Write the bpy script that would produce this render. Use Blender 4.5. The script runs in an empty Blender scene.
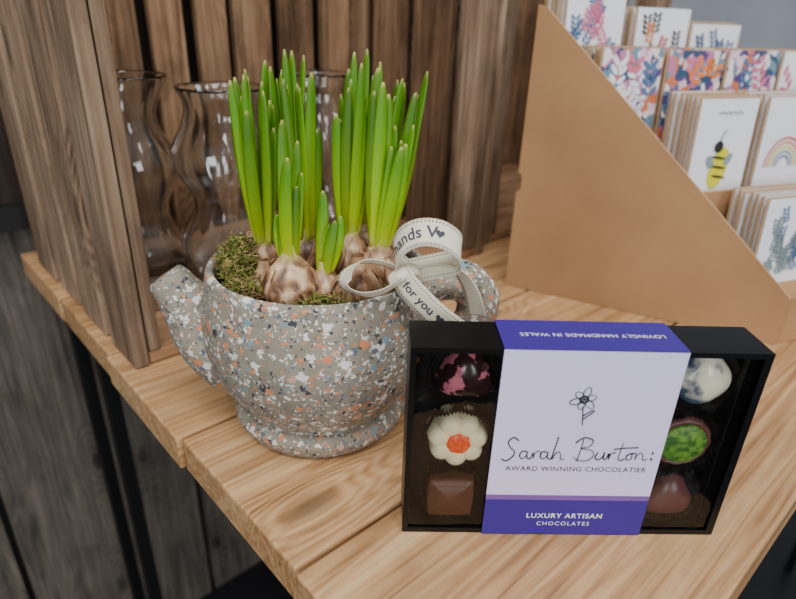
import bpy, bmesh, math, random
from mathutils import Vector, Matrix
random.seed(11)
scene=bpy.context.scene
V=Vector
ANG=math.radians(43.1)
PV=V((math.cos(ANG),math.sin(ANG),0)); EV=V((-math.sin(ANG),math.cos(ANG),0))
def PE(p,e,z=0): return PV*p+EV*e+V((0,0,z))

# ---------------- node helpers ----------------
def newmat(name):
    m=bpy.data.materials.new(name); m.use_nodes=True
    nt=m.node_tree; b=nt.nodes['Principled BSDF']
    return m,nt,b
def N(nt,t,**k):
    n=nt.nodes.new(t)
    for a,v in k.items(): setattr(n,a,v)
    return n
def L(nt,a,b): nt.links.new(a,b)
def c4(c): return (c[0],c[1],c[2],1)
def srgb(r,g,b):
    f=lambda x:(x/255/12.92) if x/255<=0.04045 else ((x/255+0.055)/1.055)**2.4
    return (f(r),f(g),f(b))
def ramp(nt,stops,interp='LINEAR'):
    r=N(nt,'ShaderNodeValToRGB'); cr=r.color_ramp; cr.interpolation=interp
    while len(cr.elements)<len(stops): cr.elements.new(0.5)
    for e,(p,c) in zip(cr.elements,stops): e.position=p; e.color=c4(c)
    return r
def plain(name,col,rough=0.5,bumps=None,metal=0,var=0.06,nscale=40,spec=0.5,coat=0):
    m,nt,b=newmat(name)
    tc=N(nt,'ShaderNodeTexCoord'); no=N(nt,'ShaderNodeTexNoise'); no.inputs['Scale'].default_value=nscale; no.inputs['Detail'].default_value=5
    L(nt,tc.outputs['Object'],no.inputs['Vector'])
    d=[max(0,c*(1-var*2)) for c in col]; h=[min(1,c*(1+var*2)) for c in col]
    r=ramp(nt,[(0.3,d),(0.7,h)]); L(nt,no.outputs['Fac'],r.inputs['Fac']); L(nt,r.outputs['Color'],b.inputs['Base Color'])
    b.inputs['Roughness'].default_value=rough; b.inputs['Metallic'].default_value=metal
    b.inputs['Specular IOR Level'].default_value=spec; b.inputs['Coat Weight'].default_value=coat
    if bumps:
        bp=N(nt,'ShaderNodeBump'); bp.inputs['Strength'].default_value=bumps; bp.inputs['Distance'].default_value=0.001
        L(nt,no.outputs['Fac'],bp.inputs['Height']); L(nt,bp.outputs['Normal'],b.inputs['Normal'])
    return m
def wood(name,stops,axis=0,rough=0.6,island=0.35,fine=380,along=7,knots=True,spec=0.4,ringw=0.05,stain=0.0,bump=0.35,kscale=7.0):
    m,nt,b=newmat(name)
    tc=N(nt,'ShaderNodeTexCoord'); geo=N(nt,'ShaderNodeNewGeometry')
    mul=N(nt,'ShaderNodeMath',operation='MULTIPLY'); mul.inputs[1].default_value=7.3
    L(nt,geo.outputs['Random Per Island'],mul.inputs[0])
    add=N(nt,'ShaderNodeVectorMath',operation='ADD'); L(nt,tc.outputs['Object'],add.inputs[0]); L(nt,mul.outputs[0],add.inputs[1])
    # knots live in the plane of the board (2D voronoi)
    sx=N(nt,'ShaderNodeSeparateXYZ'); L(nt,add.outputs[0],sx.inputs[0])
    cb_=N(nt,'ShaderNodeCombineXYZ'); hm=N(nt,'ShaderNodeMath',operation='MULTIPLY'); hm.inputs[1].default_value=0.42
    if axis==0:
        L(nt,sx.outputs[0],hm.inputs[0]); L(nt,hm.outputs[0],cb_.inputs[0]); L(nt,sx.outputs[1],cb_.inputs[1])
    else:
        aa=N(nt,'ShaderNodeMath',operation='ADD'); L(nt,sx.outputs[0],aa.inputs[0]); L(nt,sx.outputs[1],aa.inputs[1])
        L(nt,sx.outputs[2],hm.inputs[0]); L(nt,aa.outputs[0],cb_.inputs[0]); L(nt,hm.outputs[0],cb_.inputs[1])
    vo=N(nt,'ShaderNodeTexVoronoi',voronoi_dimensions='2D'); vo.inputs['Scale'].default_value=kscale; L(nt,cb_.outputs[0],vo.inputs['Vector'])
    kr=N(nt,'ShaderNodeMapRange',interpolation_type='SMOOTHSTEP'); kr.inputs[1].default_value=0.0; kr.inputs[2].default_value=0.24; kr.inputs[3].default_value=1; kr.inputs[4].default_value=0
    L(nt,vo.outputs['Distance'],kr.inputs[0])
    def nz(sc,al,det,dist=0.0,ro=0.6):
        s2=[sc]*3; s2[axis]=al
        mp=N(nt,'ShaderNodeMapping'); mp.inputs['Scale'].default_value=s2; L(nt,add.outputs[0],mp.inputs['Vector'])
        no=N(nt,'ShaderNodeTexNoise'); no.inputs['Scale'].default_value=1; no.inputs['Detail'].default_value=det; no.inputs['Roughness'].default_value=ro; no.inputs['Distortion'].default_value=dist
        L(nt,mp.outputs[0],no.inputs['Vector']); return no.outputs['Fac']
    n1=nz(fine,along,5); n2=nz(22,1.3,3,0.4); n3=nz(90,3.0,3,0.2); n4=nz(9,5,4)
    km=N(nt,'ShaderNodeMath',operation='MULTIPLY'); km.inputs[1].default_value=0.35 if knots else 0.0; L(nt,kr.outputs[0],km.inputs[0])
    sm=N(nt,'ShaderNodeMath',operation='ADD'); L(nt,n2,sm.inputs[0]); L(nt,km.outputs[0],sm.inputs[1])
    fr=N(nt,'ShaderNodeMath',operation='MULTIPLY'); fr.inputs[1].default_value=75; L(nt,sm.outputs[0],fr.inputs[0])
    si=N(nt,'ShaderNodeMath',operation='SINE'); L(nt,fr.outputs[0],si.inputs[0])
    def mad(a,k,c):
        x=N(nt,'ShaderNodeMath',operation='MULTIPLY_ADD'); x.inputs[1].default_value=k; L(nt,a,x.inputs[0])
        if c is None: x.inputs[2].default_value=0
        else: L(nt,c,x.inputs[2])
        return x.outputs[0]
    t=mad(si.outputs[0],ringw,None); t=mad(n1,0.38,t); t=mad(n3,0.30,t); t=mad(n4,0.32,t)
    r=ramp(nt,stops); L(nt,t,r.inputs['Fac'])
    kd=N(nt,'ShaderNodeMapRange',interpolation_type='SMOOTHSTEP'); kd.inputs[1].default_value=0.02; kd.inputs[2].default_value=0.075; kd.inputs[3].default_value=0.42 if knots else 1; kd.inputs[4].default_value=1
    L(nt,vo.outputs['Distance'],kd.inputs[0])
    iv=N(nt,'ShaderNodeMapRange'); iv.inputs[3].default_value=1-island; iv.inputs[4].default_value=1+island*0.4; L(nt,geo.outputs['Random Per Island'],iv.inputs[0])
    mm=N(nt,'ShaderNodeMath',operation='MULTIPLY'); L(nt,kd.outputs[0],mm.inputs[0]); L(nt,iv.outputs[0],mm.inputs[1])
    out=mm.outputs[0]
    if stain>0:
        n5=nz(16,7,5,0.8,0.65)
        st=N(nt,'ShaderNodeMapRange',interpolation_type='SMOOTHSTEP'); st.inputs[1].default_value=0.36; st.inputs[2].default_value=0.56; st.inputs[3].default_value=1-stain; st.inputs[4].default_value=1; L(nt,n5,st.inputs[0])
        m2=N(nt,'ShaderNodeMath',operation='MULTIPLY'); L(nt,out,m2.inputs[0]); L(nt,st.outputs[0],m2.inputs[1]); out=m2.outputs[0]
    vm=N(nt,'ShaderNodeVectorMath',operation='SCALE'); L(nt,r.outputs['Color'],vm.inputs[0]); L(nt,out,vm.inputs['Scale'])
    L(nt,vm.outputs[0],b.inputs['Base Color'])
    b.inputs['Roughness'].default_value=rough; b.inputs['Specular IOR Level'].default_value=spec
    bp=N(nt,'ShaderNodeBump'); bp.inputs['Strength'].default_value=bump; bp.inputs['Distance'].default_value=0.001
    L(nt,t,bp.inputs['Height']); L(nt,bp.outputs['Normal'],b.inputs['Normal'])
    return m

# ---------------- mesh builder ----------------
class G:
    def __init__(s): s.v=[];s.f=[];s.m=[];s.a=[]
    def add(s,vs,fs,m=0,a=None):
        o=len(s.v); s.v+= [tuple(x) for x in vs]; s.f+=[tuple(i+o for i in f) for f in fs]; s.m+=[m]*len(fs)
        s.a+= a if a else [0.0]*len(vs)
    def box(s,x0,x1,y0,y1,z0,z1,m=0):
        vs=[(x,y,z) for z in (z0,z1) for y in (y0,y1) for x in (x0,x1)]
        s.add(vs,[(0,2,3,1),(4,5,7,6),(0,1,5,4),(2,6,7,3),(0,4,6,2),(1,3,7,5)],m)
    def prism(s,poly,z0,z1,m=0):
        n=len(poly); zt=z1 if isinstance(z1,(list,tuple)) else [z1]*n
        vs=[(p[0],p[1],z0) for p in poly]+[(p[0],p[1],zt[i]) for i,p in enumerate(poly)]
        fs=[tuple(range(n))[::-1],tuple(range(n,2*n))]+[(i,(i+1)%n,n+(i+1)%n,n+i) for i in range(n)]
        s.add(vs,fs,m)
    def lathe(s,prof,c=(0,0,0),n=48,m=0,fn=None):
        vs=[];fs=[]
        k=len(prof)
        for i in range(n):
            a=2*math.pi*i/n
            for (r,z) in prof:
                p=V((c[0]+r*math.cos(a),c[1]+r*math.sin(a),c[2]+z))
                if fn: p=fn(p,a,r,z)
                vs.append(p)
        for i in range(n):
            j=(i+1)%n
            for q in range(k-1): fs.append((i*k+q,j*k+q,j*k+q+1,i*k+q+1))
        s.add(vs,fs,m)
    def tube(s,pts,rad,n=10,m=0,cap=True,flat=None,att=False,wdir=None):
        pts=[V(p) for p in pts]; k=len(pts)
        if not isinstance(rad,(list,tuple)): rad=[rad]*k
        vs=[];fs=[];at=[]
        ref=V(wdir) if wdir is not None else V((0.3,0.2,0.93))
        for i,p in enumerate(pts):
            t=(pts[min(i+1,k-1)]-pts[max(i-1,0)]).normalized()
            if wdir is None and abs(t.dot(ref))>0.97: ref=V((1,0,0))
            u=(ref-t*ref.dot(t)).normalized(); w=t.cross(u); ref=u
            for j in range(n):
                a=2*math.pi*j/n
                fl=flat if flat else 1.0
                vs.append(p+u*(rad[i]*math.cos(a))+w*(rad[i]*fl*math.sin(a))); at.append(i/(k-1))
        for i in range(k-1):
            for j in range(n):
                j2=(j+1)%n; fs.append((i*n+j,i*n+j2,(i+1)*n+j2,(i+1)*n+j))
        if cap: fs.append(tuple(range(n))[::-1]); fs.append(tuple((k-1)*n+j for j in range(n)))
        s.add(vs,fs,m,at if att else None)
    def obj(s,name,mats,parent=None,smooth=False,bevel=0,att=False,rotz=0,loc=None):
        me=bpy.data.meshes.new(name); me.from_pydata(s.v,[],s.f)
        for mt in mats: me.materials.append(mt)
        me.polygons.foreach_set('material_index',s.m)
        if smooth: me.polygons.foreach_set('use_smooth',[True]*len(s.f))
        if att:
            at=me.attributes.new('tt','FLOAT','POINT'); at.data.foreach_set('value',s.a)
        bm=bmesh.new(); bm.from_mesh(me); bmesh.ops.recalc_face_normals(bm,faces=bm.faces); bm.to_mesh(me); bm.free()
        me.update()
        o=bpy.data.objects.new(name,me); scene.collection.objects.link(o)
        o.rotation_euler=(0,0,rotz)
        if loc: o.location=loc
        if parent: o.parent=parent
        if bevel:
            b=o.modifiers.new('bevel','BEVEL'); b.width=bevel; b.segments=2; b.limit_method='ANGLE'
        return o
def empty(name,loc=(0,0,0),rotz=0):
    o=bpy.data.objects.new(name,None); scene.collection.objects.link(o); o.location=loc; o.rotation_euler=(0,0,rotz); o.empty_display_size=0.05
    return o
def cat(pts,n=8,closed=False):
    pts=[V(p) if len(p)==3 else V((p[0],p[1],0)) for p in pts]; out=[]
    k=len(pts)
    for i in range(k-1):
        p0=pts[max(i-1,0)];p1=pts[i];p2=pts[i+1];p3=pts[min(i+2,k-1)]
        for j in range(n):
            t=j/n
            out.append(0.5*((2*p1)+(p2-p0)*t+(2*p0-5*p1+4*p2-p3)*t*t+(3*p1-p0-3*p2+p3)*t**3))
    out.append(pts[-1]); return out
def text(name,s,size,fn,mat,parent,align='CENTER',space=1.0,bold=0.0):
    cu=bpy.data.curves.new(name+'_c','FONT'); cu.body=s; cu.size=size; cu.align_x=align; cu.space_character=space; cu.offset=bold; cu.resolution_u=3
    to=bpy.data.objects.new(name+'_t',cu); scene.collection.objects.link(to)
    bpy.context.view_layer.update()
    me=bpy.data.meshes.new_from_object(to.evaluated_get(bpy.context.evaluated_depsgraph_get()))
    for v in me.vertices: v.co=fn(v.co.x,v.co.y)
    bpy.data.objects.remove(to); bpy.data.curves.remove(cu)
    me.name=name; me.materials.clear(); me.materials.append(mat)
    o=bpy.data.objects.new(name,me); scene.collection.objects.link(o); o.parent=parent
    return o

# ---------------- materials ----------------
W_TABLE=wood('table_wood',[(0.32,srgb(124,86,52)),(0.42,srgb(170,127,84)),(0.54,srgb(196,154,108)),(0.70,srgb(218,182,138))],axis=0,rough=0.48,island=0.12,ringw=0.06,stain=0.16)
W_CRATE=wood('crate_wood',[(0.33,srgb(80,62,48)),(0.43,srgb(130,105,84)),(0.55,srgb(158,132,108)),(0.68,srgb(188,164,138))],axis=2,rough=0.85,island=0.30,spec=0.15,stain=0.35,bump=0.8,ringw=0.05,fine=260)
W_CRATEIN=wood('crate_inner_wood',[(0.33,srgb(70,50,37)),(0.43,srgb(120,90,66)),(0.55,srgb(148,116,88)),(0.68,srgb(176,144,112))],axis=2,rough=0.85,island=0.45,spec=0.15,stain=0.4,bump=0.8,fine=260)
W_GREY=wood('grey_wall_wood',[(0.33,srgb(50,44,40)),(0.45,srgb(92,84,76)),(0.57,srgb(112,102,92)),(0.70,srgb(134,124,112))],axis=2,rough=0.7,island=0.35,fine=200,along=4,spec=0.3,stain=0.3)
DARK=plain('dark_paint',srgb(18,15,14),0.6)
BLACKM=plain('black_metal',srgb(12,12,13),0.5,metal=0.0,spec=0.3)
FLOORM=plain('dark_floor_vinyl',srgb(26,26,30),0.35,nscale=8,var=0.15)
GREYW=plain('grey_wall_paint',srgb(160,162,172),0.9,nscale=3)

# ---------------- room ----------------
g=G(); g.box(-3,3.5,-2.5,3.5,-0.80,-0.75); g.obj('floor',[FLOORM])
g=G(); 
x=-1.6
while x<1.4:
    w=0.135; g.box(x,x+w-0.009,0.80,0.82,-0.75,0.02,0); x+=w
g.box(-1.6,1.4,0.822,0.84,-0.75,1.3,1)
g.box(-1.6,1.4,0.79,0.822,0.0205,0.05,1)
x=-1.6
while x<1.35:
    g.box(x,x+0.07,0.806,0.822,0.05,1.3,2); x+=0.085
DK2=wood('dark_wall_wood',[(0.28,srgb(24,18,15)),(0.5,srgb(48,39,33)),(0.75,srgb(70,58,50))],axis=2,rough=0.7,spec=0.2)
g.obj('wall_back',[W_GREY,DARK,DK2],rotz=ANG)
g=G(); g.box(-2.5,3.5,2.3,2.35,-0.75,2.4); g.obj('wall_far',[GREYW],rotz=0)

# ---------------- table ----------------
table=empty('wooden_table',(0,0,0),ANG)
g=G()
for i,(e0,e1) in enumerate([(0.0315,0.187),(0.1895,0.327),(0.3295,0.468),(0.4705,0.61),(0.6125,0.765)]):
    j=[0.0,0.0015,-0.0015,0.001,0][i]
    g.box(0.109+j,1.25,e0,e1,-0.027,0)
g.obj('table_planks',[W_TABLE],parent=table,bevel=0.0018)
g=G()
for (p,e) in [(0.13,0.70),(0.13,0.60),(1.2,0.06),(1.2,0.72),(0.2,0.09)]:
    g.box(p,p+0.014,e,e+0.014,-0.75,-0.0275)
g.box(0.155,1.2,0.10,0.115,-0.06,-0.0275); g.box(0.155,1.2,0.70,0.715,-0.06,-0.0275)
g.obj('table_frame',[BLACKM],parent=table)

# ---------------- crates ----------------
W_CRATEB=wood('crate_base_wood',[(0.28,srgb(110,78,54)),(0.5,srgb(164,124,90)),(0.75,srgb(196,156,116))],axis=0,rough=0.7,stain=0.2)
def make_crate(name,p0,p1,e0,H=0.52,seed=1):
    rnd=random.Random(seed)
    cr=empty(name,(0,0,0),ANG); g=G()
    for (a,b_,mm) in ((p0,p0+0.011,0),(p1-0.011,p1,1)):
        y=e0
        for k,w in enumerate((0.054,0.062,0.058,0.064)):
            g.box(a+rnd.uniform(-.001,.001),b_+rnd.uniform(-.001,.001),y,y+w,0.001,H,mm if k else 0); y+=w+0.0165
    x=p0+0.013
    while x<p1-0.02:
        w=rnd.choice([0.038,0.050,0.064]); g.box(x,min(x+w,p1-0.012),e0+0.277+rnd.uniform(-.002,.0),e0+0.287,0.001,H,1); x+=w+rnd.uniform(0.009,0.016)
    g.box(p0+0.012,p1-0.012,e0+0.002,e0+0.070,0.001,0.012,2);g.box(p0+0.012,p1-0.012,e0+0.074,e0+0.170,0.001,0.012,2);g.box(p0+0.012,p1-0.012,e0+0.174,e0+0.274,0.001,0.012,2)
    g.box(p0+0.0125,p0+0.022,e0+0.0005,e0+0.022,0.0125,H,0)
    g.box(p1-0.040,p1-0.0125,e0+0.0005,e0+0.024,0.0125,H,0)
    g.box(p0+0.0125,p0+0.028,e0+0.253,e0+0.2745,0.0125,H,1)
    g.box(p1-0.032,p1-0.0125,e0+0.253,e0+0.2745,0.0125,H,1)
    g.obj(name.split('.')[0]+'_boards',[W_CRATE,W_CRATEIN,W_CRATEB],parent=cr,bevel=0.0015)
make_crate('wooden_crate',0.119,0.545,0.43,seed=3)
make_crate('wooden_crate.001',0.570,0.960,0.45,seed=5)

# ---------------- glass vases ----------------
mg,nt,b=newmat('clear_glass'); b.inputs['Base Color'].default_value=(0.98,1,1,1); b.inputs['Transmission Weight'].default_value=1; b.inputs['Roughness'].default_value=0.04; b.inputs['IOR'].default_value=1.5
def vase(name,p,e,R,h,ph):
    prof=[]; n=90
    def ro(t): return R*(0.84+0.16*math.sin(t*4.2*math.pi+ph))
    prof.append((0.0,0.0)); prof.append((ro(0)*0.93,0)); 
    for i in range(n+1):
        t=i/n; prof.append((ro(t),0.002+t*(h-0.002)))
    for i in range(n,-1,-1):
        t=i/n; prof.append((ro(t)-0.0020,max(0.008,0.001+t*(h-0.002))))
    prof.append((0,0.008))
    g=G(); c=PE(p,e,0.0125); 
    def tw(pt,a,r,z):
        k=1+0.012*math.cos(14*a+z*40); return V((c.x+(pt.x-c.x)*k,c.y+(pt.y-c.y)*k,pt.z))
    g.lathe(prof,c,n=140,fn=tw); return g.obj(name,[mg],smooth=True)
vase('glass_vase',0.264,0.530,0.052,0.188,-0.9)
vase('glass_vase.001',0.194,0.600,0.046,0.195,0.4)
vase('glass_vase.002',0.390,0.560,0.050,0.194,-0.9)

# ---------------- teapot planter ----------------
mt,nt,b=newmat('terrazzo_ceramic')
tc=N(nt,'ShaderNodeTexCoord')
nz=N(nt,'ShaderNodeTexNoise'); nz.inputs['Scale'].default_value=380; nz.inputs['Detail'].default_value=3; L(nt,tc.outputs['Object'],nz.inputs['Vector'])
sc=N(nt,'ShaderNodeVectorMath',operation='SCALE'); sc.inputs['Scale'].default_value=0.005; L(nt,nz.outputs['Color'],sc.inputs[0])
ad=N(nt,'ShaderNodeVectorMath',operation='ADD'); L(nt,tc.outputs['Object'],ad.inputs[0]); L(nt,sc.outputs[0],ad.inputs[1])
bn=N(nt,'ShaderNodeTexNoise'); bn.inputs['Scale'].default_value=70; bn.inputs['Detail'].default_value=8; L(nt,tc.outputs['Object'],bn.inputs['Vector'])
base=ramp(nt,[(0.3,srgb(128,120,106)),(0.7,srgb(156,147,131))]); L(nt,bn.outputs['Fac'],base.inputs['Fac'])
col=base.outputs['Color']
def chips(scale,thr,stops,off,col,edge=0.09):
    o=N(nt,'ShaderNodeVectorMath',operation='ADD'); o.inputs[1].default_value=(off,off*1.7,off*0.6); L(nt,ad.outputs[0],o.inputs[0])
    v1=N(nt,'ShaderNodeTexVoronoi'); v1.inputs['Scale'].default_value=scale; L(nt,o.outputs[0],v1.inputs['Vector'])
    v2=N(nt,'ShaderNodeTexVoronoi',feature='DISTANCE_TO_EDGE'); v2.inputs['Scale'].default_value=scale; L(nt,o.outputs[0],v2.inputs['Vector'])
    sp=N(nt,'ShaderNodeSeparateColor'); L(nt,v1.outputs['Color'],sp.inputs[0])
    a=N(nt,'ShaderNodeMath',operation='GREATER_THAN'); a.inputs[1].default_value=thr; L(nt,sp.outputs[0],a.inputs[0])
    e=N(nt,'ShaderNodeMath',operation='GREATER_THAN'); e.inputs[1].default_value=edge; L(nt,v2.outputs['Distance'],e.inputs[0])
    m=N(nt,'ShaderNodeMath',operation='MULTIPLY'); L(nt,a.outputs[0],m.inputs[0]); L(nt,e.outputs[0],m.inputs[1])
    r=ramp(nt,stops,'CONSTANT'); L(nt,sp.outputs[1],r.inputs['Fac'])
    mx=N(nt,'ShaderNodeMix',data_type='RGBA'); L(nt,m.outputs[0],mx.inputs[0]); L(nt,col,mx.inputs[6]); L(nt,r.outputs['Color'],mx.inputs[7])
    return mx.outputs[2]
WH=srgb(224,221,212);OR=srgb(208,136,94);BL=srgb(96,108,124);DK=srgb(64,66,74);PK=srgb(202,162,138);TL=srgb(118,150,164)
col=chips(620,0.76,[(0,WH),(0.38,OR),(0.56,BL),(0.68,DK),(0.92,WH)],3.1,col)
col=chips(340,0.82,[(0,WH),(0.36,OR),(0.62,DK),(0.78,BL),(0.88,TL),(0.94,WH)],0.0,col,0.07)
col=chips(200,0.90,[(0,WH),(0.36,OR),(0.58,PK),(0.70,TL),(0.80,DK),(0.90,WH)],7.7,col,0.06)
L(nt,col,b.inputs['Base Color']); b.inputs['Roughness'].default_value=0.8; b.inputs['Specular IOR Level'].default_value=0.3
bp=N(nt,'ShaderNodeBump'); bp.inputs['Strength'].default_value=0.35; bp.inputs['Distance'].default_value=0.0008; L(nt,bn.outputs['Fac'],bp.inputs['Height']); L(nt,bp.outputs['Normal'],b.inputs['Normal'])

TX,TY=-0.053,0.355
pot=empty('teapot_planter',(0,0,0))
prof=[(0.0,0.0),(0.05,0.0),(0.0575,0.003),(0.0610,0.009),(0.0608,0.014),(0.058,0.0175),(0.0550,0.0185),(0.0585,0.024),(0.0660,0.035),(0.0725,0.048),(0.0758,0.062),(0.0768,0.075),(0.0758,0.089),(0.0735,0.101),(0.0718,0.110),(0.0708,0.1145),(0.0685,0.117),(0.066,0.1155),(0.0650,0.110),(0.0650,0.100),(0.0640,0.085),(0.060,0.078),(0.0,0.076)]
pp=[(a.x,a.y) for a in cat([(r,z) for r,z in prof],4)]
pp=[(max(0,r),max(0,z)) for r,z in pp]
g=G(); g.lathe(pp,(TX,TY,0.0005),n=96)
sp_pts=cat([(-0.107,0.352,0.050),(-0.125,0.350,0.063),(-0.1375,0.349,0.081),(-0.1460,0.348,0.096),(-0.1515,0.348,0.1045)],6)
k=len(sp_pts); rr=[0.035,0.0270,0.0195,0.0145,0.0125]
rad=[]
for i in range(k):
    t=i/(k-1)*4; a=min(int(t),3); rad.append(rr[a]*(1-(t-a))+rr[a+1]*(t-a))
g.tube(sp_pts[2:],rad[2:],n=28,cap=False)
tip=sp_pts[-1]; dr=(sp_pts[-1]-sp_pts[-2]).normalized()
g.tube([tip,tip+dr*0.0012,tip+dr*0.0008,tip-dr*0.012],[0.0125,0.0112,0.0088,0.0075],n=28,cap=True)
hd=cat([(0.016,0.357,0.101),(0.028,0.36,0.1050),(0.044,0.362,0.1025),(0.0545,0.363,0.090),(0.052,0.363,0.070),(0.038,0.361,0.052),(0.016,0.357,0.042)],6)
g.tube(hd,[0.0145]*len(hd),n=20,cap=True)
g.obj('teapot_body',[mt],parent=pot,smooth=True)

# ---------------- daffodil bulbs ----------------
plant=empty('potted_daffodil_bulbs',(0,0,0))
SOIL=plain('soil',srgb(44,30,22),0.95,bumps=1,var=0.3,nscale=200,spec=0.1)
g=G()
n=36
vs=[(TX,TY,0.110)];fs=[]
for r in range(1,9):
    for j in range(n):
        a=2*math.pi*j/n; R=0.0638*r/8; vs.append((TX+R*math.cos(a),TY+R*math.sin(a),0.105+0.004*(1-(r/8)**2)+(random.random()-0.5)*0.004))
for j in range(n): fs.append((0,1+j,1+(j+1)%n))
for r in range(1,8):
    for j in range(n):
        a=1+(r-1)*n;b2=1+r*n; fs.append((a+j,b2+j,b2+(j+1)%n,a+(j+1)%n))
g.add(vs,fs); g.obj('soil',[SOIL],parent=plant,smooth=True)

ml,nt,b=newmat('daffodil_leaf')
at=N(nt,'ShaderNodeAttribute',attribute_name='tt'); 
r=ramp(nt,[(0.0,srgb(214,214,116)),(0.14,srgb(188,208,70)),(0.45,srgb(146,190,50)),(0.85,srgb(98,154,42)),(0.97,srgb(108,144,48)),(1.0,srgb(186,176,106))])
L(nt,at.outputs['Fac'],r.inputs['Fac'])
gi=N(nt,'ShaderNodeNewGeometry'); hs=N(nt,'ShaderNodeHueSaturation'); mr=N(nt,'ShaderNodeMapRange'); mr.inputs[3].default_value=0.62; mr.inputs[4].default_value=1.2
L(nt,gi.outputs['Random Per Island'],mr.inputs[0]); L(nt,mr.outputs[0],hs.inputs['Value']); hs.inputs['Saturation'].default_value=1.10; L(nt,r.outputs['Color'],hs.inputs['Color'])
L(nt,hs.outputs['Color'],b.inputs['Base Color']); b.inputs['Roughness'].default_value=0.4
tcx=N(nt,'ShaderNodeTexCoord'); mpx=N(nt,'ShaderNodeMapping'); mpx.inputs['Scale'].default_value=(900,900,12); L(nt,tcx.outputs['Object'],mpx.inputs['Vector'])
nn=N(nt,'ShaderNodeTexNoise'); nn.inputs['Scale'].default_value=1; L(nt,mpx.outputs[0],nn.inputs['Vector'])
bp=N(nt,'ShaderNodeBump'); bp.inputs['Strength'].default_value=0.35; bp.inputs['Distance'].default_value=0.0004; L(nt,nn.outputs['Fac'],bp.inputs['Height']); L(nt,bp.outputs['Normal'],b.inputs['Normal'])
tr=N(nt,'ShaderNodeBsdfTranslucent'); L(nt,hs.outputs['Color'],tr.inputs['Color'])
mx=N(nt,'ShaderNodeMixShader'); mx.inputs[0].default_value=0.3; L(nt,b.outputs[0],mx.inputs[1]); L(nt,tr.outputs[0],mx.inputs[2]); L(nt,mx.outputs[0],nt.nodes['Material Output'].inputs['Surface'])

mb,nt,b=newmat('bulb_skin')
at=N(nt,'ShaderNodeAttribute',attribute_name='tt')
tc=N(nt,'ShaderNodeTexCoord'); mp=N(nt,'ShaderNodeMapping'); mp.inputs['Scale'].default_value=(120,120,48); L(nt,tc.outputs['Object'],mp.inputs['Vector'])
no=N(nt,'ShaderNodeTexNoise'); no.inputs['Scale'].default_value=1; no.inputs['Detail'].default_value=7; no.inputs['Distortion'].default_value=0.8; L(nt,mp.outputs[0],no.inputs['Vector'])
r1=ramp(nt,[(0.34,srgb(80,52,34)),(0.44,srgb(134,96,66)),(0.55,srgb(174,136,102)),(0.70,srgb(214,188,152))]); L(nt,no.outputs['Fac'],r1.inputs['Fac'])
r2=ramp(nt,[(0.74,(0,0,0)),(0.92,(1,1,1))]); L(nt,at.outputs['Fac'],r2.inputs['Fac'])
mxx=N(nt,'ShaderNodeMix',data_type='RGBA'); L(nt,r2.outputs['Color'],mxx.inputs[0]); L(nt,r1.outputs['Color'],mxx.inputs[6]); mxx.inputs[7].default_value=c4(srgb(198,192,104))
L(nt,mxx.outputs[2],b.inputs['Base Color']); b.inputs['Roughness'].default_value=0.38
bp=N(nt,'ShaderNodeBump'); bp.inputs['Strength'].default_value=0.9; bp.inputs['Distance'].default_value=0.0015; L(nt,no.outputs['Fac'],bp.inputs['Height']); L(nt,bp.outputs['Normal'],b.inputs['Normal'])

bulbs=[ # x,y,z(center),r, leaves, tip z range, lean x, lean y
 (-0.0930,0.366,0.120,0.0140,8,(0.198,0.240),-0.001,0.004),
 (-0.0640,0.316,0.117,0.0170,7,(0.155,0.210),0.001,0.004),
 (-0.0740,0.375,0.121,0.0140,9,(0.210,0.244),0.000,0.004),
 (-0.0850,0.345,0.118,0.0135,7,(0.190,0.232),-0.001,0.002),
 (-0.0590,0.352,0.119,0.0140,7,(0.200,0.238),-0.001,0.002),
 (-0.0320,0.346,0.122,0.0165,9,(0.205,0.240),0.002,0.000),
 (-0.0125,0.338,0.119,0.0160,9,(0.195,0.230),0.008,0.002),
 (-0.0260,0.377,0.122,0.0140,9,(0.220,0.245),0.003,0.004),
 (-0.0080,0.368,0.120,0.0140,8,(0.208,0.238),0.010,0.004),
 (-0.0240,0.315,0.114,0.0150,0,(0.15,0.16),0.004,0.004),
 (-0.0450,0.322,0.112,0.0120,3,(0.15,0.195),0.004,0.004),
 (-0.0800,0.320,0.1125,0.0115,0,(0.15,0.185),0.004,0.004)]
g=G(); lf=G()
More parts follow.
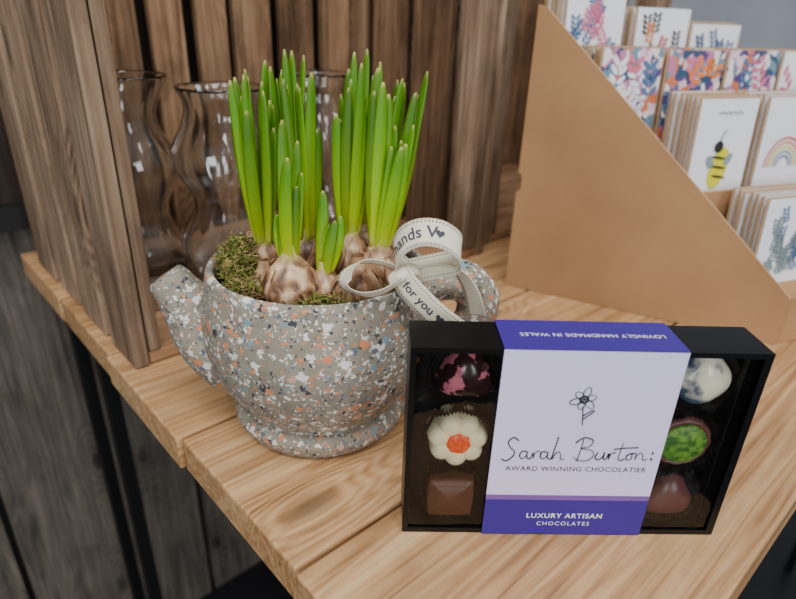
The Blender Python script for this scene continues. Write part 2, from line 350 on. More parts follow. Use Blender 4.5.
for (x,y,z,r,nl,tz,lx,ly) in bulbs:
    pf=[(0.0,-1.0),(0.45,-0.92),(0.8,-0.6),(0.98,-0.15),(0.97,0.15),(0.80,0.52),(0.52,0.82),(0.34,1.05),(0.28,1.3),(0.26,1.55)]
    pc=[(a.x,a.y) for a in cat(pf,3)]
    tlx,tly=random.uniform(-0.35,0.35),random.uniform(-0.2,0.2)
    nseg=28; kk=len(pc); vs=[];at=[];fs=[]
    for i in range(nseg):
        a=2*math.pi*i/nseg
        for q,(rr_,zz) in enumerate(pc):
            rw=max(0,rr_)*r*(1+0.09*math.sin(2*a+x*300)+0.03*math.sin(5*a+zz*3)+random.uniform(-0.015,0.015))
            zc=min(zz,0.6)-0.6
            vs.append((x+rw*math.cos(a)+tlx*zc*r,y+rw*math.sin(a)*0.9+tly*zc*r,z+zz*r)); at.append((zz+1)/2.55 if nl else 0.3)
    for i in range(nseg):
        j=(i+1)%nseg
        for q in range(kk-1): fs.append((i*kk+q,j*kk+q,j*kk+q+1,i*kk+q+1))
    g.add(vs,fs,0,at)
    for q in range(6):
        a=random.uniform(0,2*math.pi); pts=[];rd=[]
        for s in range(6):
            t=s/5; zz=-0.5+1.3*t; rr_=1.04*math.sqrt(max(0.05,1-(zz*0.92)**2))
            zc=min(zz,0.6)-0.6
            pts.append(V((x+r*rr_*math.cos(a+0.25*t)+tlx*zc*r,y+r*rr_*0.9*math.sin(a+0.25*t)+tly*zc*r,z+zz*r))); rd.append(r*0.24*math.sin(math.pi*(0.15+0.75*t)))
        g.tube(pts,rd,n=6,flat=0.15,wdir=(-math.sin(a),math.cos(a),0))
    ztop=z+r*0.85
    for l in range(nl):
        a=2*math.pi*(l+random.random()*0.6)/nl
        sx,sy=math.cos(a),math.sin(a)
        h=random.uniform(*tz)-ztop
        sp=random.uniform(0.002,0.011)*h/0.1
        b0=V((x+sx*0.0032,y+sy*0.0032,ztop))
        tipp=b0+V((lx+sx*sp+random.uniform(-0.002,0.002),ly+sy*sp*0.8,h))
        mid=b0.lerp(tipp,0.5)+V((sx*0.002+random.uniform(-0.003,0.003),sy*0.002,0))
        path=[]; rads=[]; n=18
        w=random.uniform(0.0029,0.0040)
        for i in range(n+1):
            t=i/n
            p=b0*(1-t)**2+mid*2*t*(1-t)+tipp*t*t
            path.append(p)
            wr=w*(0.74+0.30*math.sin(math.pi*min(1,t*1.1)))
            if t>0.86: wr*=math.sqrt(max(0.02,1-((t-0.86)/0.145)**2))
            rads.append(wr)
        wa=random.uniform(-0.9,0.9); wd=V((math.cos(wa),math.sin(wa),0))
        lf.tube(path,rads,n=10,flat=0.38,att=True,wdir=wd)
g.obj('bulbs',[mb],parent=plant,smooth=True,att=True)
lf.obj('leaves',[ml],parent=plant,smooth=True,att=True)

MOSS=plain('moss',srgb(104,108,50),0.95,var=0.3,nscale=150,spec=0.1)
MOSS2=plain('dry_moss',srgb(142,122,78),0.95,var=0.3,nscale=150,spec=0.1)
g=G()
for (cx,cy,rx,ry,hz,cnt) in [(-0.099,0.337,0.019,0.026,0.030,2300),(-0.088,0.316,0.016,0.013,0.015,700),(-0.035,0.300,0.03,0.010,0.010,450),(-0.108,0.36,0.009,0.02,0.022,400),(0.0,0.33,0.012,0.02,0.012,400),(-0.053,0.335,0.04,0.03,0.008,500)]:
    for i in range(cnt):
        a=random.uniform(0,2*math.pi); q=math.sqrt(random.random())
        px=cx+rx*q*math.cos(a); py=cy+ry*q*math.sin(a); 
        if (px-TX)**2+(py-TY)**2>0.0615**2: continue
        pz=0.108+hz*(1-q*q)*random.uniform(0.2,1)
        d=V((random.uniform(-1,1),random.uniform(-1,1),random.uniform(-0.2,1))).normalized()*random.uniform(0.002,0.006)
        e=V((random.uniform(-1,1),random.uniform(-1,1),random.uniform(-1,1)))*0.0015
        p=V((px,py,pz)); g.tube([p,p+d*0.5+e,p+d],[0.0005,0.0006,0.0002],n=4,m=0 if random.random()<0.65 else 1)
g.obj('moss',[MOSS,MOSS2],parent=plant)
ROOT=plain('roots',srgb(104,70,46),0.9,var=0.25)
g=G()
for i in range(260):
    a=random.uniform(0,2*math.pi); q=math.sqrt(random.random())*0.058
    p=V((TX+q*math.cos(a),TY+q*math.sin(a),0.110+random.uniform(0,0.005)))
    pts=[p]; d=V((random.uniform(-1,1),random.uniform(-1,1),random.uniform(-0.1,0.25))).normalized()
    for s in range(4):
        d=(d+V((random.uniform(-.6,.6),random.uniform(-.6,.6),random.uniform(-.3,.2)))).normalized(); p=p+d*0.003
        if (p.x-TX)**2+(p.y-TY)**2<0.060**2: pts.append(p)
    if len(pts)>2: g.tube(pts,random.uniform(0.0004,0.001),n=5)
g.obj('roots',[ROOT],parent=plant,smooth=True)

# ---------------- ribbon ----------------
rib=empty('gift_ribbon',(0,0,0))
RIB=plain('cream_cotton_ribbon',srgb(226,217,194),0.9,bumps=0.3,nscale=1400,var=0.03,spec=0.15)
INK=plain('grey_ink',srgb(64,62,74),0.8)
def ribbon(name,pts,wdirs,width,words=None,ts=0.011,flip=1):
    P=cat(pts,10); n=len(P)
    Wd=[]
    k=len(wdirs)
    for i in range(n):
        t=i/(n-1)*(k-1); a=min(int(t),k-2); w=V(wdirs[a]).lerp(V(wdirs[a+1]),t-a)
        tg=(P[min(i+1,n-1)]-P[max(i-1,0)]).normalized(); w=(w-tg*w.dot(tg)).normalized(); Wd.append(w)
    cum=[0]
    for i in range(1,n): cum.append(cum[-1]+(P[i]-P[i-1]).length)
    def ev(s,w,off):
        s=min(max(s,0),cum[-1]-1e-6); i=0
        while i<n-2 and cum[i+1]<s: i+=1
        f=(s-cum[i])/max(1e-9,cum[i+1]-cum[i]); p=P[i].lerp(P[i+1],f); ww=Wd[i].lerp(Wd[i+1],f).normalized()
        tg=(P[i+1]-P[i]).normalized(); nn=tg.cross(ww).normalized()
        return p+ww*w+nn*off
    g=G(); M=len(P)*2; cols=4
    vs=[];fs=[]
    for i in range(M+1):
        for j in range(cols+1): vs.append(ev(cum[-1]*i/M,(j/cols-0.5)*width,0.0))
    for i in range(M):
        for j in range(cols): a=i*(cols+1)+j; fs.append((a,a+1,a+cols+2,a+cols+1))
    g.add(vs,fs)
    o=g.obj(name,[RIB],parent=rib,smooth=True); so=o.modifiers.new('s','SOLIDIFY'); so.thickness=0.0004; so.offset=0
    g=G(); s=0.001
    while s<cum[-1]-0.002:
        for side in (-1,1):
            for off in (-0.0004,0.0004):
                w0=side*width*0.39; g.add([ev(s,w0-0.0003,off),ev(s+0.0009,w0-0.0003,off),ev(s+0.0009,w0+0.0003,off),ev(s,w0+0.0003,off)],[(0,1,2,3)])
                w0=side*width*0.47; g.add([ev(s+.0006,w0-0.0002,off),ev(s+0.0012,w0-0.0002,off),ev(s+0.0012,w0+0.0002,off),ev(s+.0006,w0+0.0002,off)],[(0,1,2,3)])
        s+=0.0018
    if words:
        for (st,s0,off) in words:
            for h in st.get('hearts',[]):
                hv=[]
                for q in range(24):
                    a=2*math.pi*q/24; hx=16*math.sin(a)**3; hy=13*math.cos(a)-5*math.cos(2*a)-2*math.cos(3*a)-math.cos(4*a)
                    hv.append(ev(h+hx*0.00016,flip*hy*0.00016,off))
                g.add(hv,[tuple(range(24))])
    g.obj(name+'_stitches',[INK],parent=rib)
    if words:
        for q,(st,s0,off) in enumerate(words):
            text(name+'_word_%d'%q,st['t'],ts,lambda x,y: ev(s0+x,flip*(y-ts*0.3),off),INK,rib,align='LEFT',bold=0.0001)
ribbon('ribbon_loop',[(0.005,0.309,0.131),(-0.002,0.306,0.140),(0.001,0.302,0.151),(0.010,0.299,0.1575),(0.022,0.299,0.157),(0.0325,0.303,0.149),(0.033,0.308,0.139),(0.022,0.311,0.134),(0.006,0.311,0.130)],
       [(-0.2,0.6,0.7),(-0.1,0.6,0.75),(0,0.6,0.78),(0.05,0.6,0.75),(0.1,0.7,0.6)],0.0160,[({'t':'hands V','hearts':[0.0475]},0.0155,0.0005)],0.0095)
ribbon('ribbon_tail',[(0.000,0.304,0.133),(0.004,0.297,0.128),(0.013,0.292,0.120),(0.023,0.288,0.112),(0.036,0.285,0.1035)],
       [(0.5,-0.2,0.8),(0.55,-0.2,0.8),(0.6,-0.1,0.75)],0.0160,[({'t':'for you','hearts':[0.0365]},0.009,0.0005)],0.0076)
ribbon('ribbon_tail_back',[(0.008,0.312,0.130),(0.022,0.310,0.134),(0.034,0.309,0.131),(0.042,0.309,0.120),(0.047,0.309,0.104)],
       [(0.2,-0.7,0.5),(0.4,-0.8,0.4),(0.8,-0.6,0.2)],0.0125)
ribbon('ribbon_loop_small',[(0.002,0.308,0.130),(-0.008,0.306,0.136),(-0.021,0.303,0.138),(-0.029,0.299,0.133),(-0.029,0.295,0.126),(-0.019,0.292,0.1230),(-0.008,0.295,0.124),(0.003,0.303,0.129)],
       [(0,-0.8,0.6),(0.1,-0.8,0.5),(0.6,-0.7,0.1),(0,-0.75,0.6),(0,-0.75,0.6)],0.0125)
g=G()
g.tube(cat([(-0.004,0.303,0.127),(0.002,0.300,0.133),(0.008,0.304,0.134),(0.010,0.310,0.128)],5),0.0045,n=12,flat=0.6); g.obj('ribbon_knot',[RIB],parent=rib,smooth=True)

# ---------------- chocolate box ----------------
BA=math.radians(1.8)
cb=empty('chocolate_box',(0.0068,0.2412,0.0005),BA)
BW,BD,BH=0.1770,0.028,0.1195
BLK=plain('black_card',srgb(7,7,9),0.35,var=0.05,spec=0.3)
TRAY=plain('dark_tray',srgb(16,11,11),0.5,spec=0.3)
PUR=plain('purple_print',srgb(60,40,134),0.45,var=0.02,nscale=15,spec=0.3)
LIL=plain('lilac_print',srgb(218,210,243),0.45,var=0.01,nscale=15,spec=0.3)
MID=plain('mid_purple_print',srgb(120,84,158),0.4,var=0.02)
INKB=plain('black_print',srgb(16,15,20),0.5)
WHT=plain('white_print',srgb(240,238,245),0.5,var=0.01)
g=G(); e=0.001
g.box(0,BW,BD-e,BD,0,BH); g.box(0,BW,0,BD-e,0,e); g.box(0,BW,0,BD-e,BH-e,BH); g.box(0,e,0,BD-e,e,BH-e); g.box(BW-e,BW,0,BD-e,e,BH-e)
fw=0.0030
g.box(e,fw,0,e,e,BH-e); g.box(BW-fw-0.001,BW-e,0,e,e,BH-e); g.box(fw,BW-fw-0.001,0,e,e,fw); g.box(fw,BW-fw-0.001,0,e,BH-fw,BH-e)
g.obj('box_shell',[BLK],parent=cb)
g=G(); g.box(e+.0002,BW-e-.0002,0.020,0.0205,e+.0002,BH-e-.0002); g.box(BW-0.010,BW-0.0095,0.003,0.020,e+.0002,BH-e-.0002)
g.obj('inner_tray',[TRAY],parent=cb)
mf,nt,b=newmat('window_film')
tr=N(nt,'ShaderNodeBsdfTransparent'); gl=N(nt,'ShaderNodeBsdfGlossy'); gl.inputs['Roughness'].default_value=0.05
fr=N(nt,'ShaderNodeFresnel'); fr.inputs['IOR'].default_value=1.5
nzf=N(nt,'ShaderNodeTexNoise'); nzf.inputs['Scale'].default_value=30; bpf=N(nt,'ShaderNodeBump'); bpf.inputs['Strength'].default_value=0.9; bpf.inputs['Distance'].default_value=0.006
tcf=N(nt,'ShaderNodeTexCoord'); L(nt,tcf.outputs['Object'],nzf.inputs['Vector']); L(nt,nzf.outputs['Fac'],bpf.inputs['Height']); L(nt,bpf.outputs[0],gl.inputs['Normal'])
mx=N(nt,'ShaderNodeMixShader'); L(nt,fr.outputs[0],mx.inputs[0]); L(nt,tr.outputs[0],mx.inputs[1]); L(nt,gl.outputs[0],mx.inputs[2]); L(nt,mx.outputs[0],nt.nodes['Material Output'].inputs['Surface'])
g=G(); g.add([(fw,0.0012,fw),(BW-fw-.001,0.0012,fw),(BW-fw-.001,0.0012,BH-fw),(fw,0.0012,BH-fw)],[(0,1,2,3)]); g.obj('window_film',[mf],parent=cb)
S0,S1=0.0448,0.1346
g=G(); o=0.0009
def slab(z0,z1,m): g.box(S0,S1,-o,-0.0002,z0,z1,m)
slab(0,0.0255,0); slab(0.0255,0.0290,2); slab(0.0290,BH+0.0005,1)
g.box(S0,S1,-o,BD+o,BH+0.0002,BH+o,0)
g.box(S0,S1,BD+0.0002,BD+o,0,BH+0.0002,0)
g.obj('paper_sleeve',[PUR,LIL,MID],parent=cb)
yf=-o-0.00015
cx=(S0+S1)/2
fm=lambda x0,z0: (lambda x,y: V((x0+x,yf,z0+y)))
text('print_award','AWARD WINNING CHOCOLATIER',0.0045,fm(cx+0.001,0.0460),INKB,cb,space=1.08)
text('print_luxury','LUXURY ARTISAN',0.0048,fm(cx,0.0125),WHT,cb,space=1.12,bold=0.00008)
text('print_chocolates','CHOCOLATES',0.0040,fm(cx,0.0070),WHT,cb,space=1.22)
text('print_top','LOVINGLY HANDMADE IN WALES',0.0046,lambda x,y: V((cx+0.002-x,0.015-y,BH+o+0.00015)),WHT,cb,space=1.05)
strokes=[[(12,24),(6,28),(1,22),(4,15),(9,9),(7,2),(1,-3),(-4,0)],
[(22,10),(17,10),(15,4),(18,0),(22,4),(23,10),(23,2),(27,1),(29,9),(30,1),(31,8),(35,11),(37,8)],
[(44,9),(39,10),(37,4),(40,0),(44,4),(45,9),(45,2),(49,1),(51,14),(53,30),(51,14),(50,0),(53,8),(57,10),(59,5),(59,0),(63,1)],
[(80,27),(79,12),(77,-2)],[(72,22),(80,29),(90,26),(88,18),(79,15),(90,13),(94,6),(88,-1),(78,-1),(73,3)],
[(98,10),(96,3),(100,0),(104,4),(105,10),(105,2),(108,1),(110,9),(111,1),(112,8),(117,10)],
[(123,22),(121,3),(124,0),(128,2)],[(114,14),(124,16),(140,17)],
[(133,9),(129,5),(131,0),(135,2),(135,8),(133,9),(139,9),(139,1),(141,8),(145,10),(147,5),(148,0),(152,2)]]
g=G(); sc=0.078/158; ox=cx-0.0375; oz=0.0540
def T(p): return V((ox+p[0]*sc,yf,oz+p[1]*sc))
for st in strokes: 
    g.tube([T(p) for p in cat(st,5)],0.00036,n=6,flat=0.5)
for d in [(156,10),(156,2)]: g.tube([T(d),T((d[0]+1.2,d[1]))],0.0007,n=8)
fx,fz=cx-0.002,0.0920
def loop(cx_,cz_,a,l,w):
    pts=[]
    for q in range(13):
        t=2*math.pi*q/12; u=l*(1-math.cos(t))/2; v=w*math.sin(t)
        pts.append(V((cx_+u*math.cos(a)-v*math.sin(a),yf,cz_+u*math.sin(a)+v*math.cos(a))))
    return pts
for q in range(6): g.tube(loop(fx,fz,q*math.pi/3+0.3,0.0062+0.0012*(q%2),0.0018),0.00028,n=5,flat=0.5)
g.tube(loop(fx-0.002,fz,0,0.004,0.002),0.0006,n=5,flat=0.4)
g.tube([V((p.x,yf,p.z)) for p in [V((fx,0,fz-0.004)),V((fx+0.0008,0,fz-0.009)),V((fx+0.0016,0,fz-0.0155))]],0.0003,n=5)
g.tube([V((fx+0.001,yf,fz-0.010)),V((fx+0.005,yf,fz-0.0065)),V((fx+0.0065,yf,fz-0.0065)),V((fx+0.0045,yf,fz-0.009)),V((fx+0.0013,yf,fz-0.012))],0.0003,n=5)
g.obj('print_signature',[INKB],parent=cb,smooth=True)
# chocolates
def splat(name,c1,c2,scale,lo,hi,rough=0.3,c3=None):
    m,nt,b=newmat(name); tc=N(nt,'ShaderNodeTexCoord'); no=N(nt,'ShaderNodeTexNoise'); no.inputs['Scale'].default_value=scale; no.inputs['Detail'].default_value=3; L(nt,tc.outputs['Object'],no.inputs['Vector'])
    st=[(lo,c1),(hi,c2)]
    if c3: st.append((min(0.99,hi+0.08),c3))
    r=ramp(nt,st); L(nt,no.outputs['Fac'],r.inputs['Fac']); L(nt,r.outputs['Color'],b.inputs['Base Color']); b.inputs['Roughness'].default_value=rough; return m
C_DARK=splat('dark_chocolate_pink',srgb(50,26,24),srgb(206,116,130),120,0.555,0.59,0.22)
C_WHITE=plain('white_chocolate',srgb(250,238,192),0.35,var=0.02)
C_RED=splat('orange_red_centre',srgb(238,80,30),srgb(250,140,80),500,0.5,0.75)
C_MILK=plain('milk_chocolate',srgb(108,68,46),0.4)
C_MARB=splat('marbled_white_blue',srgb(244,236,208),srgb(82,98,120),65,0.48,0.60,0.2)
C_PINKB=plain('ruby_brown_chocolate',srgb(112,68,62),0.35)
C_GREEN=splat('green_top',srgb(60,110,32),srgb(126,170,58),300,0.40,0.62,0.45)
C_CUP=plain('brown_paper_cup',srgb(42,27,22),0.6)
def blob(gx,cx_,cz_,y0,prof,n,m,fn=lambda a:1,sx=1,sz=1):
    vs=[];fs=[];k=len(prof)
    for i in range(n):
        a=2*math.pi*i/n
        for (r,h) in prof: vs.append((cx_+r*fn(a)*math.cos(a)*sx,y0-h,cz_+r*fn(a)*math.sin(a)*sz))
    for i in range(n):
        j=(i+1)%n
        for q in range(k-1): fs.append((i*k+q,j*k+q,j*k+q+1,i*k+q+1))
    fs.append(tuple(i*k+k-1 for i in range(n)))
    gx.add(vs,fs,m)
dome=[(0.0155,0),(0.0160,0.004),(0.0150,0.009),(0.0125,0.0125),(0.008,0.0148),(0.003,0.0155),(0.0004,0.0156)]
low=[(0.015,0),(0.0158,0.007),(0.0152,0.0105),(0.0135,0.0118),(0.013,0.011),(0.0004,0.0115)]
YB=0.0188
g=G()
XL,XR=0.0275,0.1500
Z1,Z2,Z3=0.0985,0.0595,0.0205
for (x,z) in [(XL,Z1),(XL,Z2),(XL,Z3),(XR,Z1),(XR,Z2),(XR,Z3)]:
    n=112; vs=[];fs=[]
    for i in range(n):
        a=2*math.pi*i/n; rp=0.0008*(1 if i%2 else -1)
        sqv=1/max(abs(math.cos(a)),abs(math.sin(a)))**0.25
        for (r,h) in [(0.0145,0.0),(0.0160,0.006),(0.0174,0.012)]:
            rr_=(r+rp*(h/0.012+0.2))*sqv; vs.append((x+rr_*math.cos(a)*1.02,YB-h+0.0007*math.sin(a*9),z+rr_*math.sin(a)))
    for i in range(n):
        j=(i+1)%n
        for q in range(2): fs.append((i*3+q,j*3+q,j*3+q+1,i*3+q+1))
    g.add(vs,fs)
g.obj('paper_cups',[C_CUP],parent=cb,smooth=False)
g=G()
heart=lambda a: 0.93+0.12*math.cos(3*(a+0.5))
blob(g,XL+0.002,Z1-0.001,YB-0.001,dome,40,0,fn=heart,sz=0.92)
for q in range(7):
    a=2*math.pi*q/7+0.2; px=XL+0.0100*math.cos(a); pz=Z2+0.0100*math.sin(a)
    blob(g,px,pz,YB-0.001,[(0.0062,0),(0.0066,0.006),(0.0063,0.011),(0.0052,0.0135),(0.0030,0.0148),(0.0004,0.0151)],20,1)
blob(g,XL,Z2,YB-0.001,[(0.011,0),(0.011,0.012),(0.009,0.0135),(0.0004,0.0138)],30,1)
blob(g,XL+0.0005,Z2-0.0005,YB-0.0135,[(0.0066,0),(0.0066,0.0014),(0.0054,0.0022),(0.002,0.0026),(0.0003,0.0027)],28,2)
sq=lambda a: 1/max(abs(math.cos(a)),abs(math.sin(a)))**0.85
blob(g,XL-0.001,Z3-0.001,YB-0.001,[(0.0130,0),(0.0132,0.010),(0.0122,0.0125),(0.0004,0.0125)],64,3,fn=sq)
blob(g,XL-0.001,Z3-0.001,YB-0.0135,[(0.0090,0),(0.0088,0.0004),(0.0004,0.0005)],64,3,fn=sq)
blob(g,XR,Z1,YB-0.001,dome,48,4,fn=lambda a:1+0.05*math.cos(4*a),sz=0.95)
blob(g,XR-0.001,Z2,YB-0.001,low,48,5,fn=lambda a:1+0.02*math.cos(12*a))
blob(g,XR-0.001,Z2,YB-0.0120,[(0.0124,0),(0.0124,0.0010),(0.0112,0.0018),(0.0004,0.0020)],36,6)
blob(g,XR,Z3,YB-0.001,dome,40,5,fn=heart)
g.obj('chocolates',[C_DARK,C_WHITE,C_RED,C_MILK,C_MARB,C_PINKB,C_GREEN],parent=cb,smooth=True)

# ---------------- cardboard display ----------------
FW=V((0.37,-0.93,0)).normalized(); WW=V((0.93,0.37,0)).normalized()
def D(w,f,z=0): return WW*w+FW*f+V((0,0,z))
A=V((0.35,0.4757,0)); B=V((0.1175,0.5918,0))
aW,aF=A.dot(WW),A.dot(FW); bW,bF=B.dot(WW),B.dot(FW)
def Wl(f):
    if f>bF: return bW+(aW-bW)*(f-bF)/(aF-bF)
    return bW+(bF-f)*0.648
disp=empty('cardboard_card_display',(0,0,0))
m,nt,b=newmat('kraft_cardboard')
tc=N(nt,'ShaderNodeTexCoord'); n1=N(nt,'ShaderNodeTexNoise'); n1.inputs['Scale'].default_value=9; n1.inputs['Detail'].default_value=6; L(nt,tc.outputs['Object'],n1.inputs['Vector'])
r=ramp(nt,[(0.3,srgb(154,116,80)),(0.7,srgb(176,136,96))]); L(nt,n1.outputs['Fac'],r.inputs['Fac']); L(nt,r.outputs['Color'],b.inputs['Base Color']); b.inputs['Roughness'].default_value=0.9; b.inputs['Specular IOR Level'].default_value=0.2
CARDB=m
EDGE=plain('cardboard_cut_edge',srgb(206,168,124),0.9)
g=G()
nin=V((0.4467,0.8947,0))*0.004
def vprism(pts2,base,dirv,nrm,m=0):
    n=len(pts2); fr=[base+dirv*s+V((0,0,z)) for s,z in pts2]; bk=[p+nrm for p in fr]
    g.add(fr+bk,[tuple(range(n)),tuple(range(n,2*n))[::-1]],m)
    g.add(fr+bk,[(i,(i+1)%n,n+(i+1)%n,n+i) for i in range(n)],1)
dv=(A-B); LN=dv.length; dv.normalize()
vprism([(0,0.0005),(LN,0.0005),(LN,0.046),(LN-0.006,0.052),(0.008,0.275),(0.0,0.277),(0.0,0.125),(0.004,0.122),(0.004,0.108),(0,0.105)],B,dv,nin)
WR=0.69
fr_=[-0.3135,-0.397,-0.457,-0.525,-0.60]; zb=[0.046,0.112,0.150,0.184]
for k in range(4):
    f0,f1=fr_[k],fr_[k+1]
    inset=0.0065
    poly=[D(Wl(f0)+inset,f0),D(WR,f0),D(WR,f1+0.0005),D(Wl(f1)+inset,f1+0.0005)]
    if k==0: 
        poly[0]=D(aW+0.004,f0)
    g.prism(poly,0.0005,zb[k]*0.999)
    if k>0:
        g.prism([D(Wl(f0)+inset,f0),D(WR,f0),D(WR,f0-0.003),D(Wl(f0-0.003)+inset,f0-0.003)],zb[k],zb[k]+0.012)
g.prism([D(Wl(-0.60)+0.006,-0.6),D(WR,-0.6),D(WR,-0.604),D(Wl(-0.60)+0.006,-0.604)],0.0005,0.25)
g.obj('cardboard_body',[CARDB,EDGE],parent=disp,bevel=0)

cards=empty('greeting_cards',(0,0,0))
CW=plain('card_white',srgb(236,236,242),0.6,var=0.01)
KR=plain('kraft_envelope',srgb(184,150,112),0.8)
YE=plain('print_yellow',srgb(214,206,30),0.6); BK=plain('print_black',srgb(30,32,30),0.6)
cp,nt,b=newmat('patterned_print')
tc=N(nt,'ShaderNodeTexCoord'); vo=N(nt,'ShaderNodeTexVoronoi'); vo.inputs['Scale'].default_value=110; vo.inputs['Randomness'].default_value=1
nzz=N(nt,'ShaderNodeTexNoise'); nzz.inputs['Scale'].default_value=60; L(nt,tc.outputs['Object'],nzz.inputs['Vector']); s_=N(nt,'ShaderNodeVectorMath',operation='SCALE'); s_.inputs['Scale'].default_value=0.02; L(nt,nzz.outputs['Color'],s_.inputs[0]); a_=N(nt,'ShaderNodeVectorMath',operation='ADD'); L(nt,tc.outputs['Object'],a_.inputs[0]); L(nt,s_.outputs[0],a_.inputs[1]); L(nt,a_.outputs[0],vo.inputs['Vector'])
sp=N(nt,'ShaderNodeSeparateColor'); L(nt,vo.outputs['Color'],sp.inputs[0]); r=ramp(nt,[(0,srgb(236,226,222)),(0.2,srgb(196,120,160)),(0.36,srgb(50,80,110)),(0.5,srgb(226,200,210)),(0.64,srgb(210,120,80)),(0.74,srgb(80,66,120)),(0.86,srgb(110,140,160))],'CONSTANT')
L(nt,sp.outputs[0],r.inputs['Fac']); L(nt,r.outputs['Color'],b.inputs['Base Color'])
C1=plain('print_blue',srgb(80,110,150),0.6);C2=plain('print_pink',srgb(214,110,140),0.6);C3=plain('print_orange',srgb(226,130,60),0.6);C4=plain('print_grey_green',srgb(130,148,152),0.6);C5=plain('print_red',srgb(200,70,60),0.6)
MATS=[CW,KR,cp,YE,BK,C1,C2,C3,C4,C5]
g=G()
def card(w0,f,z0,w,h,m,th=0.0008,lean=0.04):
    c=[D(w0,f,z0),D(w0+w,f,z0),D(w0+w,f-lean*h,z0+h),D(w0,f-lean*h,z0+h)]
    bk=[p-FW*th for p in c]
    g.add(c+bk,[(0,1,2,3),(7,6,5,4),(0,4,5,1),(1,5,6,2),(2,6,7,3),(3,7,4,0)],m)
def stack(w0,f,z0,w=0.068,h=0.088,n=7,front=0,lean=0.06,dp=0.006):
    for i in range(n):
        j=random.uniform(-0.0015,0.0015)
        ff=f-i*dp
        card(w0+j,ff,z0,w,h+random.uniform(-.0015,.0015),front if i==0 else (0 if front!=2 else 2),lean=lean)
        card(w0-0.002+j,ff-0.0016,z0,w+0.004,h+random.uniform(0,.002),1,lean=lean)
def ell(w0,f,z0,h,cx_,cz_,rx,rz,rot,m,lean=0.06,n=14):
    pts=[]
    for q in range(n):
        a=2*math.pi*q/n; u=rx*math.cos(a); v=rz*math.sin(a)
        uu=u*math.cos(rot)-v*math.sin(rot); vv=u*math.sin(rot)+v*math.cos(rot)
        pts.append(D(w0+cx_+uu,f-lean*(cz_+vv)+0.0005+m*0.00002,z0+cz_+vv))
    g.add(pts,[tuple(range(n))],m)
def floral(w0,f,z0,w,h,cols,cnt,sz=0.004):
    for i in range(cnt//8):
        bx=random.uniform(0.010,w-0.010); bz=random.uniform(0.010,h-0.018); an=random.uniform(0.9,2.2); c=random.choice(cols)
        for s in range(4):
            sx=bx+math.cos(an)*s*sz*0.9; sz_=bz+math.sin(an)*s*sz*0.9
            for sd in (-1,1):
                lx=sx+sd*math.sin(an)*sz*0.55; lz=sz_-sd*math.cos(an)*sz*0.55+sz*0.2
                if 0.004<lx<w-0.004 and 0.004<lz<h-0.004: ell(w0,f,z0,h,lx,lz,sz*0.65,sz*0.28,an-sd*0.8,c,n=8)
z0=0.0465
for w0 in (0.488,0.572):
    stack(w0,-0.345,z0,0.072,0.082); floral(w0,-0.345,z0,0.072,0.082,[5,8,8,4,8],260,0.0042)
z0=0.1125
for q,w0 in enumerate((0.452,0.536,0.612)):
    stack(w0,-0.409,z0,0.070,0.094)
w0,f=0.452,-0.409
ell(w0,f,z0,0.094,0.034,0.030,0.0110,0.020,-0.25,3)
for dz in (-0.008,0.001,0.010): ell(w0,f+0.0003,z0,0.094,0.034-dz*0.25,0.030+dz,0.0096,0.0013,-0.15,4)
ell(w0,f+0.0003,z0,0.094,0.0295,0.050,0.0055,0.0055,0,4)
ell(w0,f,z0,0.094,0.044,0.038,0.004,0.007,-0.6,8); ell(w0,f,z0,0.094,0.022,0.036,0.004,0.007,0.6,8)
g.tube([D(w0+0.030,f+0.0006-0.06*0.055,z0+0.055),D(w0+0.033,f+0.0006-0.06*0.063,z0+0.063),D(w0+0.036,f+0.0006-.06*.065,z0+0.065)],0.0004,n=4,m=4)
for q in range(9): ell(w0,f+0.0003,z0,0.094,0.022+q*0.0035,0.080+0.001*(q%2),0.0009,0.0013,0.3,4,n=6)
w0=0.536
for q,(rr_,m_) in enumerate([(0.026,9),(0.022,7),(0.018,3),(0.014,8),(0.010,5)]):
    vs=[];n=14
    for i in range(n+1):
        a=math.pi*i/n
        for r_ in (rr_,rr_-0.0018):
            cx_=0.035+r_*math.cos(a); cz_=0.028+r_*1.1*math.sin(a); vs.append(D(w0+cx_,f-0.06*cz_+0.0006,z0+cz_))
    g.add(vs,[(2*i,2*i+1,2*i+3,2*i+2) for i in range(n)],m_)
z0=0.1505
for q,w0 in enumerate((0.385,0.462,0.540,0.616)):
    stack(w0,-0.470,z0,0.070,0.092,front=2 if q in (0,1,2) else 0)
    floral(w0,-0.470,z0,0.070,0.092,[5,6,7,0,0],70,0.009)
z0=0.1845
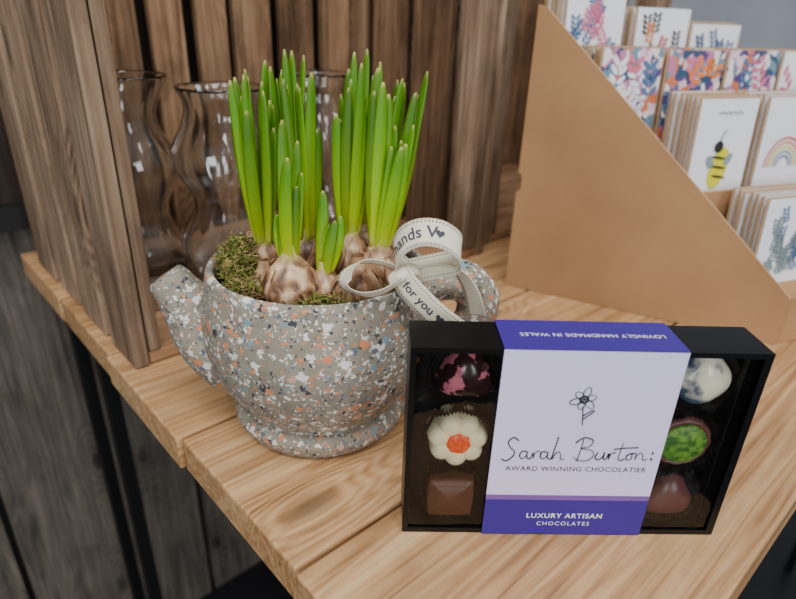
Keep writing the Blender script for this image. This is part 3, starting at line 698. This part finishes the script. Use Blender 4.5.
for q,(w0,hh) in enumerate(((0.385,0.108),(0.474,0.095),(0.550,0.083))):
    stack(w0,-0.538,z0,0.070,hh)
    floral(w0,-0.538,z0,0.070,hh,[[6,5],[7,9,4],[5,5,1],[6]][q],150,0.0055)
g.obj('cards',MATS,parent=cards)

# ---------------- lights ----------------
def area(name,loc,target,sx,sy,energy,col=(1,1,1)):
    l=bpy.data.lights.new(name,'AREA'); l.shape='RECTANGLE'; l.size=sx; l.size_y=sy; l.energy=energy; l.color=col
    o=bpy.data.objects.new(name,l); scene.collection.objects.link(o); o.location=loc
    o.rotation_euler=(V(target)-V(loc)).to_track_quat('-Z','Y').to_euler(); return o
area('ceiling_light',(0.05,-0.30,1.7),(0.05,0.35,0),0.7,0.7,21,(1,0.98,0.95))
area('ceiling_light.001',(-1.0,-0.3,1.7),(0,0.4,0),0.5,0.5,12,(0.97,0.98,1))
area('ceiling_light.002',(1.3,0.2,1.7),(0.4,0.6,0.1),0.6,0.6,12,(0.97,0.98,1))
area('glass_highlight_light',(-0.4,-1.9,0.6),(-0.1,0.5,0.1),0.4,1.3,15,(0.90,0.95,1))  # added light behind the camera, puts highlights on the glass vases
area('glass_highlight_light.001',(1.2,-1.5,0.6),(0,0.5,0.1),0.5,1.3,18,(0.90,0.95,1))  # second added light, also for the vase highlights
w=bpy.data.worlds.new('shop_world'); scene.world=w; w.use_nodes=True
bg=w.node_tree.nodes['Background']; bg.inputs[0].default_value=(0.90,0.95,1,1); bg.inputs[1].default_value=0.42

# ---------------- camera ----------------
cam=bpy.data.cameras.new('camera'); co=bpy.data.objects.new('camera',cam); scene.collection.objects.link(co)
p=math.radians(25.5); th=math.radians(2.0)
R=V((1,0,0)); U=V((0,math.sin(p),math.cos(p))); F=V((0,math.cos(p),-math.sin(p)))
Rc=R*math.cos(th)+U*math.sin(th); Uc=U*math.cos(th)-R*math.sin(th)
M=Matrix((Rc,Uc,-F)).transposed().to_4x4(); M.translation=V((0,0,0.26)); co.matrix_world=M
cam.sensor_width=36; cam.lens=585/796*36; cam.clip_start=0.01
cam.dof.use_dof=True; cam.dof.focus_distance=0.335; cam.dof.aperture_fstop=6.5
scene.camera=co
